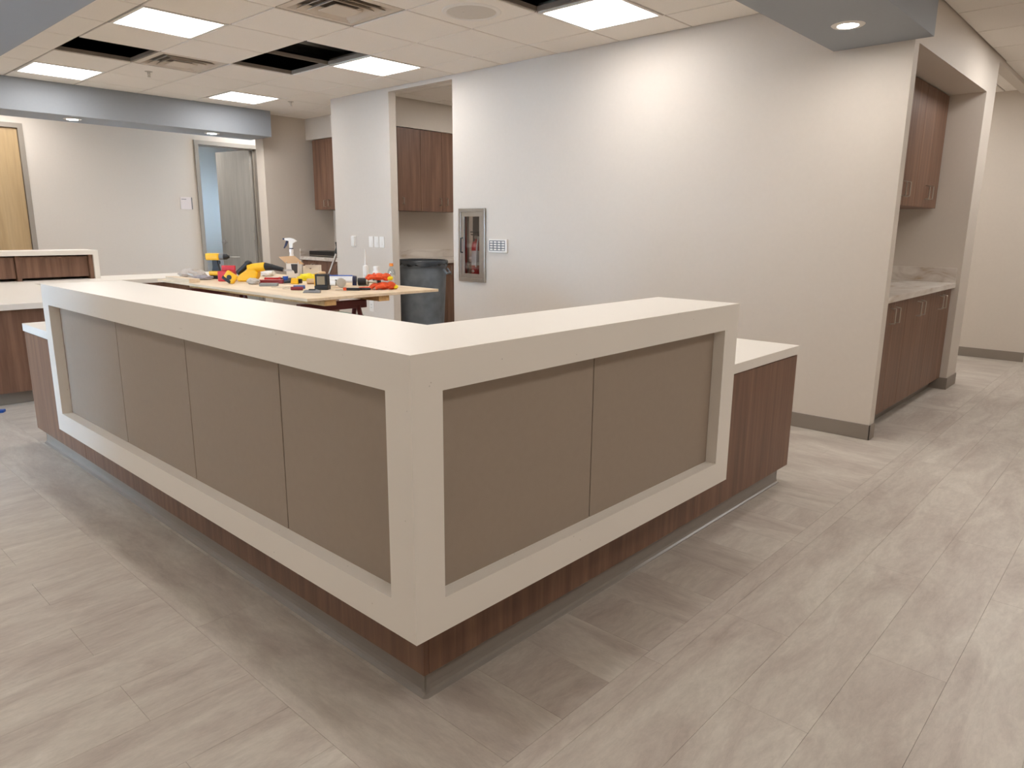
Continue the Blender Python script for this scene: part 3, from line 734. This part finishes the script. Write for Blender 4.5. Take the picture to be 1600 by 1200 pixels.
RZT = math.radians(-47.4)
def tool(name, label, cat, x, y, z=ZT, rz=RZT, group=None): return thing(name, label, cat, (x, y, z+.0005), rz, group)
# offcut board
o = MB().box(-.02, .07, -.22, .24, 0, .03, bev=.001, seg=1).build('plywood_offcut', PLY); o.location = (1.50, 4.84, ZT+.0005); tag(o, 'narrow pale plywood offcut on the left end of the table', 'board')
def crumple(name, label, cat, x, y, rad, mat, seed, noise=.22, z=ZT, rz=RZT, u=16, v=9):
    m = MB(); m.ball((0, 0, rad[2]*.75), rad, u, v, noise=noise, seed=seed)
    for ve in m.bm.verts: ve.co.z = max(ve.co.z, 0)
    o = m.build(name, mat); o.location = (x, y, z+.0005); o.rotation_euler = (0, 0, rz); return tag(o, label, cat)
crumple('dust_cloth', 'crumpled pale cloth on the left end of the table', 'cloth', 1.73, 5.12, (.115, .10, .045), CLOTH, 3)
crumple('rag', 'crumpled grey rag lying in front of the pale cloth', 'cloth', 1.72, 4.90, (.085, .05, .022), plain('grey_rag', srgb(158, 154, 160), .9, var=.15, vscale=30), 8)
# drill driver
t = tool('drill_driver', 'yellow and black cordless drill standing on its battery', 'drill', 1.87, 4.93)
MB().box(-.062, .058, -.037, .037, .0, .030, bev=.006).build('battery', BLACK, t)
MB().box(-.064, .062, -.039, .039, .0305, .068, bev=.010).build('battery_cover', YELLOW, t)
MB().prism([(-.045, .066), (.030, .066), (.022, .10), (.010, .165), (-.035, .165), (-.036, .10)], -.018, .018, bev=.006).build('grip', BLACK, t)
MB().box(-.088, .030, -.032, .032, .162, .222, bev=.014).build('motor_housing', YELLOW, t)
MB().box(-.094, -.075, -.026, .026, .168, .216, bev=.006).build('rear_cap', BLACK, t)
MB().cyl((.030, 0, .192), (.066, 0, .192), .028, .028, 18).build('gear_case', GREYP, t)
MB().cyl((.066, 0, .192), (.092, 0, .192), .026, .024, 18).cyl((.092, 0, .192), (.116, 0, .192), .022, .010, 18).build('chuck', BLACK, t)
MB().cyl((.116, 0, .192), (.205, 0, .192), .0035).build('drill_bit', STEEL, t)
MB().box(.014, .030, -.010, .010, .128, .158, bev=.004).build('trigger', BLACK, t)
# red charger / battery case
t = tool('red_case', 'small open red plastic case beside the drill', 'case', 1.80, 4.60)
MB().box(-.070, .060, -.04, .05, 0, .085, bev=.008).build('body', REDP, t)
MB().box(-.060, .055, .03, .05, .085, .13, bev=.005).build('lid', REDP, t)
# tape measure
t = tool('tape_measure', 'yellow tape measure with black grip tipped on its edge', 'tape measure', 1.69, 4.33)
tm = rotm(ry=math.radians(35), c=(0, 0, .05))
MB().box(-.048, .048, -.024, .024, -.036, .042, bev=.014, mat=tm).build('case', YELLOW, t)
MB().box(-.052, .028, -.026, .026, -.042, -.014, bev=.008, mat=tm).build('grip_band', BLACK, t)
MB().cyl((0, -.0245, .052), (0, -.027, .052), .02, seg=18).build('badge', BLACK, t)
# big yellow saw
t = tool('power_saw', 'large yellow and black power saw lying in the middle of the tools', 'power saw', 1.93, 4.47)
MB().prism([(-.09, .0), (.045, 0), (.075, .03), (.085, .075), (.06, .105), (-.01, .10), (-.07, .06), (-.10, .03)], -.045, .045, bev=.014).build('body', YELLOW, t)
MB().cyl((-.005, 0, .105), (.135, 0, .125), .040, .036, 18).build('motor_barrel', YELLOW, t, True)
MB().cyl((-.10, 0, .065), (-.010, 0, .145), .022, .024, 14).ball((-.005, 0, .150), (.032, .026, .024)).build('grip', BLACK, t, True)
MB().cyl((.135, 0, .124), (.20, 0, .118), .034, .026, 16).cyl((.20, 0, .118), (.285, 0, .10), .024, .018, 14).build('boot', BLACK, t, True)
MB().box(.28, .36, -.003, .003, .088, .104).build('blade', STEEL, t)
crumple('paper_towel', 'crumpled white paper behind the nose of the power saw', 'paper', 2.36, 4.95, (.07, .06, .05), WHITEP, 12, .2)
# packets
def flatbox(name, label, cat, x, y, l, w_, h, mat, rz, z=ZT, lidmat=None):
    o = MB().box(-l/2, l/2, -w_/2, w_/2, 0, h, bev=.003).build(name, mat); o.location = (x, y, z+.0005); o.rotation_euler = (0, 0, rz)
    if lidmat: MB().box(-l/2+.012, l/2-.012, -w_/2+.012, w_/2-.012, h, h+.001).build('label_panel', lidmat, o)
    return tag(o, label, cat)
flatbox('blade_packet', 'bright red packet lying behind the maroon packets', 'packet', 2.10, 4.40, .12, .09, .030, REDP, RZT+.1, lidmat=WHITEP)
flatbox('sandpaper_packet', 'long maroon packet in front of the power saw', 'packet', 1.95, 4.17, .22, .09, .028, MAROON, RZT+.12, lidmat=plain('pink_card', srgb(196, 120, 116), .6))
flatbox('sanding_sponge', 'flat grey sanding sponge in front of the maroon packet', 'sponge', 1.80, 3.92, .135, .07, .022, plain('sponge_grey', srgb(150, 150, 148), .9, var=.1, vscale=60), RZT+.1)
flatbox('multi_tool', 'folded dark grey tool behind the maroon packet', 'tool', 2.22, 4.38, .15, .04, .022, plain('tool_grey', srgb(86, 86, 90), .4), RZT-.05)
crumple('grey_glove', 'pale grey work glove at the left end of the maroon packet', 'glove', 1.80, 4.17, (.05, .045, .028), CLOTH, 31, .18)
# spray bottle
t = tool('spray_bottle', 'white spray bottle with navy trigger behind the carton', 'spray bottle', 2.47, 4.70)
MB().lathe([(.0, 0), (.042, 0), (.045, .01), (.045, .13), (.038, .165), (.018, .20), (.015, .225), (.0, .225)], seg=22).build('bottle', WHITEP, t, True)
MB().cyl((0, 0, .225), (0, 0, .255), .020, .018, 16).build('collar', WHITEP, t, True)
MB().cyl((0, 0, .255), (0, 0, .263), .019, .019, 16).build('collar_ring', NAVY, t)
MB().prism([(-.014, .262), (.014, .262), (.020, .305), (.055, .325), (.030, .345), (-.005, .355), (-.055, .352), (-.055, .335), (-.016, .325)], -.014, .014, bev=.004).build('spray_head', WHITEP, t)
MB().prism([(-.020, .330), (-.040, .335), (-.058, .285), (-.070, .262), (-.062, .260), (-.040, .285)], -.008, .008, bev=.002).build('trigger', NAVY, t)
MB().box(-.072, -.055, -.009, .009, .336, .352, bev=.002).build('nozzle', NAVY, t)
# cartons
t = tool('carton', 'open white carton with a brown flap in front of the spray bottle', 'carton', 2.40, 4.55)
wb = .055
MB().box(-wb, wb, -wb, wb, 0, .004).box(-wb, wb, -wb, -wb+.003, .004, .135).box(-wb, wb, wb-.003, wb, .004, .16).box(-wb, -wb+.003, -wb, wb, .004, .15).box(wb-.003, wb, -wb, wb, .004, .15).build('box_walls', WHITEP, t)
MB().prism([(-.125, .185), (.02, .195), (.105, .120), (-.065, .130)], -.060, -.057, mat=rotm(rx=math.radians(-8))).build('flap', CARD, t)
MB().prism([(-.010, .13), (.048, .13), (.044, .05), (.020, .045), (.012, .07), (-.006, .078)], -wb-.0012, -wb, axis='y').build('printed_mark', plain('print_charcoal', srgb(62, 62, 66), .6), t)
t = tool('small_carton', 'small pale carton with torn brown top right of the white carton', 'carton', 2.50, 4.42)
MB().prism([(-.07, 0), (.075, 0), (.075, .115), (.055, .115), (.05, .098), (.01, .096), (-.002, .082), (-.015, .096), (-.05, .098), (-.055, .112), (-.07, .112)], -.04, -.037).box(-.07, -.067, -.037, .04, 0, .112).box(.072, .075, -.037, .04, 0, .115).box(-.07, .075, .037, .04, 0, .12).build('box_walls', plain('pale_carton', srgb(226, 214, 196), .7), t)
MB().box(-.066, .071, -.036, .036, .0, .09).build('brown_insert', plain('brown_card', srgb(110, 72, 44), .8), t)
# yellow glove, blue cap, yellow clamp
crumple('yellow_glove', 'crumpled bright yellow glove behind the laser level', 'glove', 2.33, 4.22, (.085, .05, .035), LEMON, 17, .2)
t = tool('spring_clamp', 'yellow and black hand clamp left of the laser level', 'clamp', 2.06, 3.98)
MB().prism([(-.03, 0), (.035, 0), (.035, .045), (-.02, .048)], -.02, .02, bev=.004).build('jaw', YELLOW, t)
MB().cyl((-.03, 0, .02), (-.085, .0, .015), .014, .010, 12).build('handle', BLACK, t, True)
MB().box(.035, .06, -.015, .015, .005, .04, bev=.003).build('pad', DARKIN, t)
t = tool('bottle_cap', 'small blue cap behind the yellow clamp', 'cap', 2.05, 4.10)
MB().lathe([(.0, 0), (.012, 0), (.014, .02), (.020, .03), (.021, .05), (.0, .05)], seg=16).build('cap_body', BLUE, t, True); MB().lathe([(.0, .05), (.023, .05), (.023, .056), (.0, .056)], seg=16).build('rim', BLUE, t)
# wooden dowel/roller by clamp
t = tool('paint_roller', 'small pale roller sleeve between the clamp and the laser level', 'roller', 2.16, 3.86)
MB().cyl((-.05, 0, .022), (.06, 0, .022), .022, .022, 16).build('sleeve', CARD, t, True); MB().cyl((-.052, 0, .022), (-.05, 0, .022), .010).build('core', BLACK, t)
# screwdrivers
def screwdriver(label, x, y, rz, mat, L=.15):
    t = tool('screwdriver', label, 'screwdriver', x, y, rz=rz, group='screwdrivers at the table front')
    MB().cyl((0, 0, .014), (.085, 0, .014), .012, .014, 12).build('handle', mat, t, True)
    MB().cyl((-L, 0, .014), (0, 0, .014), .003).build('shaft', STEEL, t)
screwdriver('blue-handled screwdriver pointing left near the table front', 1.80, 3.56, RZT+.18, plain('handle_blue', srgb(66, 92, 150), .4), .16)
screwdriver('short dark red-handled screwdriver beside the blue one', 1.72, 3.46, RZT+.1, MAROON, .06)
t = tool('utility_knife', 'grey utility knife lying at the table front', 'knife', 1.72, 3.18)
MB().prism([(-.065, 0), (.06, 0), (.062, .018), (.02, .026), (-.05, .020)], -.014, .014, bev=.004).build('body', plain('knife_grey', srgb(150, 152, 156), .35, metal=.6), t)
MB().box(-.02, .03, -.0145, .0145, .018, .027, bev=.003).build('slider', BLACK, t)
# laser level
t = tool('laser_level', 'black and yellow laser level box at the table front', 'laser level', 1.93, 3.37)
MB().box(-.050, .050, -.045, .045, 0, .032, bev=.006).build('base', BLACK, t)
MB().box(-.046, .046, -.04, .04, .030, .115, bev=.006).build('case', BLACK, t)
MB().box(-.030, .028, -.0415, -.0395, .038, .100, bev=.001).build('face_plate', plain('bronze_plate', srgb(150, 136, 112), .4, metal=.4), t)
MB().box(-.050, -.044, -.042, .042, .02, .118, bev=.002).build('yellow_edge', YELLOW, t)
MB().lathe([(.0, .115), (.026, .115), (.028, .125), (.022, .132), (.0, .132)], seg=18).build('knob', CARD, t, True)
# caulking gun / tubes
t = tool('caulk_tube', 'white caulk tube with blue ends lying behind the tape roll', 'caulk tube', 2.26, 3.62)
MB().cyl((-.10, 0, .045), (.10, 0, .045), .026, .026, 18).build('tube', WHITEP, t, True)
MB().cyl((-.118, 0, .045), (-.10, 0, .045), .030, .030, 18).build('end_ring', BLUE, t)
MB().cyl((.10, 0, .045), (.125, 0, .045), .034, .030, 18).box(.095, .125, -.012, .012, 0, .03).box(-.118, -.1, -.012, .012, 0, .03).build('end_ring', NAVY, t)
MB().tube([(-.10, -.02, .078), (.10, -.02, .078)], .004).build('frame_rod', BLUE, t)
MB().box(-.04, -.02, -.0275, -.0255, .03, .045).box(.03, .042, -.0275, -.0255, .03, .045).build('print_mark', BLACK, t)
t = tool('tape_roll', 'round grey roll standing on edge beside the laser level', 'tape roll', 2.14, 3.44)
MB().lathe([(.014, -.022), (.034, -.022), (.036, -.018), (.036, .018), (.034, .022), (.014, .022)], (0, 0, .036), 26, rotm(rx=math.pi/2, rz=.3)).build('roll', plain('roll_grey', srgb(186, 180, 168), .7), t, True)
MB().cyl((-.13, .0, .03), (-.04, 0, .03), .020, .022, 14).build('sleeve', WHITEP, t, True)
t = tool('hole_saw', 'small dark cylindrical tool right of the caulk tube', 'tool', 2.37, 3.455)
MB().cyl((-.05, 0, .032), (.02, 0, .032), .030, .030, 18).build('cup', BLACK, t, True)
MB().cyl((.02, 0, .032), (.032, 0, .032), .036, .036, 18).build('collar', STEEL, t, True)
MB().cyl((.032, 0, .032), (.075, 0, .03), .010, .010, 12).cyl((.075, 0, .03), (.10, 0, .03), .015, .015, 12).build('shank', STEEL, t, True)
# sealant tube upright with long nozzle
t = tool('sealant_tube', 'upright white sealant tube with a long thin nozzle', 'sealant tube', 2.47, 3.57)
MB().lathe([(.0, 0), (.024, 0), (.024, .135), (.020, .15), (.008, .155), (.0, .155)], seg=20).build('tube', WHITEP, t, True)
MB().cyl((0, 0, .15), (0, 0, .285), .010, .004, 12).build('nozzle', WHITEP, t, True)
t = tool('glue_bottle', 'squat white bottle with a dark printed label', 'bottle', 2.48, 3.44)
MB().lathe([(.0, 0), (.030, 0), (.032, .006), (.032, .105), (.026, .115), (.024, .116), (.026, .145), (.024, .15), (.0, .15)], seg=22).build('bottle', WHITEP, t, True)
MB().lathe([(.0322, .015), (.0326, .017), (.0326, .088), (.0322, .09)], seg=22).build('label_band', plain('label_dark', srgb(70, 66, 70), .5, var=.5, vscale=90), t, True)
t = tool('drink_bottle', 'clear bottle with an orange cap behind the orange gloves', 'bottle', 2.52, 3.30)
MB().lathe([(.0, 0), (.030, 0), (.033, .01), (.033, .10), (.030, .115), (.014, .145), (.013, .155), (.0, .155)], seg=20).build('bottle', CLEARP, t, True)
MB().lathe([(.0332, .03), (.0336, .032), (.0336, .082), (.0332, .084)], seg=20).build('label_band', plain('label_pale', srgb(196, 190, 184), .5, var=.2, vscale=60), t, True)
MB().cyl((0, 0, .155), (0, 0, .178), .017, .016, 16).build('cap', plain('orange_cap', srgb(236, 140, 50), .4), t, True)
# orange gloves: palm, fingers, cuff
def glove(label, x, y, rz, seed, lift=0.0):
    t = tool('work_glove', label, 'glove', x, y, rz=rz, group='orange work gloves'); t.location.z += lift
    rnd = random.Random(seed)
    m = MB(); m.ball((0, 0, .027), (.055, .044, .026), 16, 10, noise=.14, seed=seed)
    m.build('palm', ORANGE, t, True)
    for k in range(4):
        yy = -.03+.02*k; L = .05+.012*(k in (1, 2))
        MB().tube([(-.035, yy, .022), (-.035-L*.6, yy*1.25, .03+.012*rnd.random()), (-.035-L, yy*1.4, .014)], .0125, 8).build('finger', ORANGE, t, True)
    MB().tube([(-.005, -.035, .022), (-.03, -.062, .024), (-.055, -.066, .014)], .0125, 8).build('thumb', ORANGE, t, True)
    MB().ball((.055, .006, .028), (.036, .036, .027), 14, 9, noise=.16, seed=seed+1).build('cuff', ORANGE, t, True); MB().ball((.088, .012, .018), (.022, .028, .016), 12, 8, noise=.16, seed=seed+2).build('cuff_band', LEMON, t, True)
glove('orange work glove with yellow cuff lying on the table corner', 2.27, 3.08, RZT+.1, 4)
glove('orange work glove lying on top of the other glove', 2.27, 3.13, RZT-.35, 9, .064)
t = tool('scissors', 'black and orange scissors pointing left of the orange gloves', 'scissors', 2.09, 3.14)
MB().prism([(-.10, -.004), (0, -.012), (.02, 0), (0, .010)], .004, .010, axis='z').build('blade', STEEL, t)
MB().tube([(.0, .0, .010), (.05, -.02, .012), (.09, -.022, .012)], .009).build('handle', BLACK, t, True)
MB().tube([(.0, .0, .014), (.05, .022, .016), (.09, .02, .016)], .009).build('handle', ORANGE, t, True)
t = tool('pry_knife', 'dark flat putty knife beside the scissors', 'putty knife', 2.00, 3.20)
MB().prism([(-.06, -.016), (.02, -.010), (.02, .010), (-.06, .016)], .004, .006, axis='z').build('blade', STEEL, t)
MB().box(.02, .12, -.011, .011, .0, .020, bev=.005).build('handle', BLACK, t); MB().box(-.004, .02, -.0115, .0115, .0, .021, bev=.003).build('ferrule', ORANGE, t)
# things under and behind the table
t = thing('storage_tote', 'green plastic tote with a red rim under the work table', 'tote', (2.40, 4.12, 0), 0)
MB().prism([(-.26, 0), (.26, 0), (.31, .50), (-.31, .50)], -.2, .2, bev=.01).build('tub', plain('tote_grey', srgb(176, 170, 164), .6), t)
MB().box(-.33, .33, -.22, .22, .50, .525, bev=.006).build('rim', REDDARK, t); MB().box(-.30, .30, -.19, .19, .525, .60, bev=.012).build('lid', GREEN, t)
t = thing('plastic_bucket', 'grey plastic bucket with a wire handle under the work table', 'bucket', (2.35, 3.75, 0), RZT)
MB().lathe([(.0, 0), (.13, 0), (.155, .36), (.162, .36), (.162, .385), (.150, .385), (.125, .01), (.0, .01)], seg=28).build('pail', plain('pail_grey', srgb(112, 114, 118), .5), t, True)
MB().tube([(-.16, 0, .37), (-.14, -.02, .46), (-.07, -.03, .53), (.07, -.03, .53), (.14, -.02, .46), (.16, 0, .37)], .004).build('wire_handle', STEEL, t, True)
t = thing('vacuum_wand', 'grey vacuum wand with black head leaning on the corner counter', 'vacuum wand', (4.02, 6.62, 0))
MB().tube([(-.12, .22, .02), (.20, -.02, 1.02)], .016, 10).build('wand', STEEL, t, True)
MB().tube([(.20, -.02, 1.02), (.225, -.04, 1.10), (.215, -.035, 1.17)], .032, 10).build('head', BLACK, t, True)
MB().box(-.20, -.04, .14, .30, 0, .035, bev=.01).build('floor_nozzle', BLACK, t)
t = thing('broom', 'red-handled broom standing at the corner counter beside the wand', 'broom', (4.26, 6.52, 0))
MB().cyl((0, 0, .12), (.02, -.0, .96), .016).build('handle', REDP, t, True); MB().prism([(-.10, 0), (.10, 0), (.06, .14), (-.06, .14)], -.03, .03).build('brush', CARD, t)
# trash can on dolly
BR = .295
t = thing('trash_can', 'large round grey trash can on a dolly in the work alcove', 'trash can', (4.575, 5.345, 0))
prof = [(.0, .165), (.235, .165), (.25, .175), (.262, .35), (.285, .80), (.285, .90), (.300, .905), (.305, .965), (.296, .975), (.285, .97), (.275, .90), (.25, .35), (.235, .19), (.0, .185)]
MB().lathe(prof, seg=40).build('can', BINM, t, True)
for s in (-1, 1):
    ang = math.radians(-137+s*78); c = Vector((math.cos(ang), math.sin(ang), 0)); d = Vector((-c.y, c.x, 0))
    MB().tube([c*.285+d*-.08+Vector((0, 0, .88)), c*.325+d*-.07+Vector((0, 0, .83)), c*.325+d*.07+Vector((0, 0, .83)), c*.285+d*.08+Vector((0, 0, .88))], .014).build('handle', BINM, t, True)
m = MB(); m.lathe([(.272, .80), (.284, .978), (.300, .982), (.310, .968), (.311, .93), (.309, .93), (.306, .964), (.298, .976), (.288, .972), (.268, .80)], seg=40)
rn = random.Random(5)
for v in m.bm.verts:
    if v.co.z < .94 and v.co.xy.length > .30: v.co.z += rn.uniform(-.02, .02)
m.build('bag_liner', BAGM, t, True)
MB().lathe([(.0, .10), (.24, .10), (.25, .115), (.25, .16), (.0, .16)], seg=32).build('dolly', BLACK, t, True)
for k in range(5):
    an = k*2*math.pi/5; MB().cyl((.19*math.cos(an)-.02, .19*math.sin(an), .042), (.19*math.cos(an)+.02, .19*math.sin(an), .042), .042).cyl((.19*math.cos(an), .19*math.sin(an), .05), (.19*math.cos(an), .19*math.sin(an), .10), .012).build('caster', BLACK, t)
# scrap of blue tape on the floor
o = MB().prism([(-.05, -.02), (.03, -.03), (.055, .01), (.01, .035), (-.04, .02)], 0, .02, axis='z', bev=.004).build('tape_scrap', BLUE); o.location = (.13, 4.93, .0005); tag(o, 'scrap of blue tape on the floor at the left edge', 'tape')
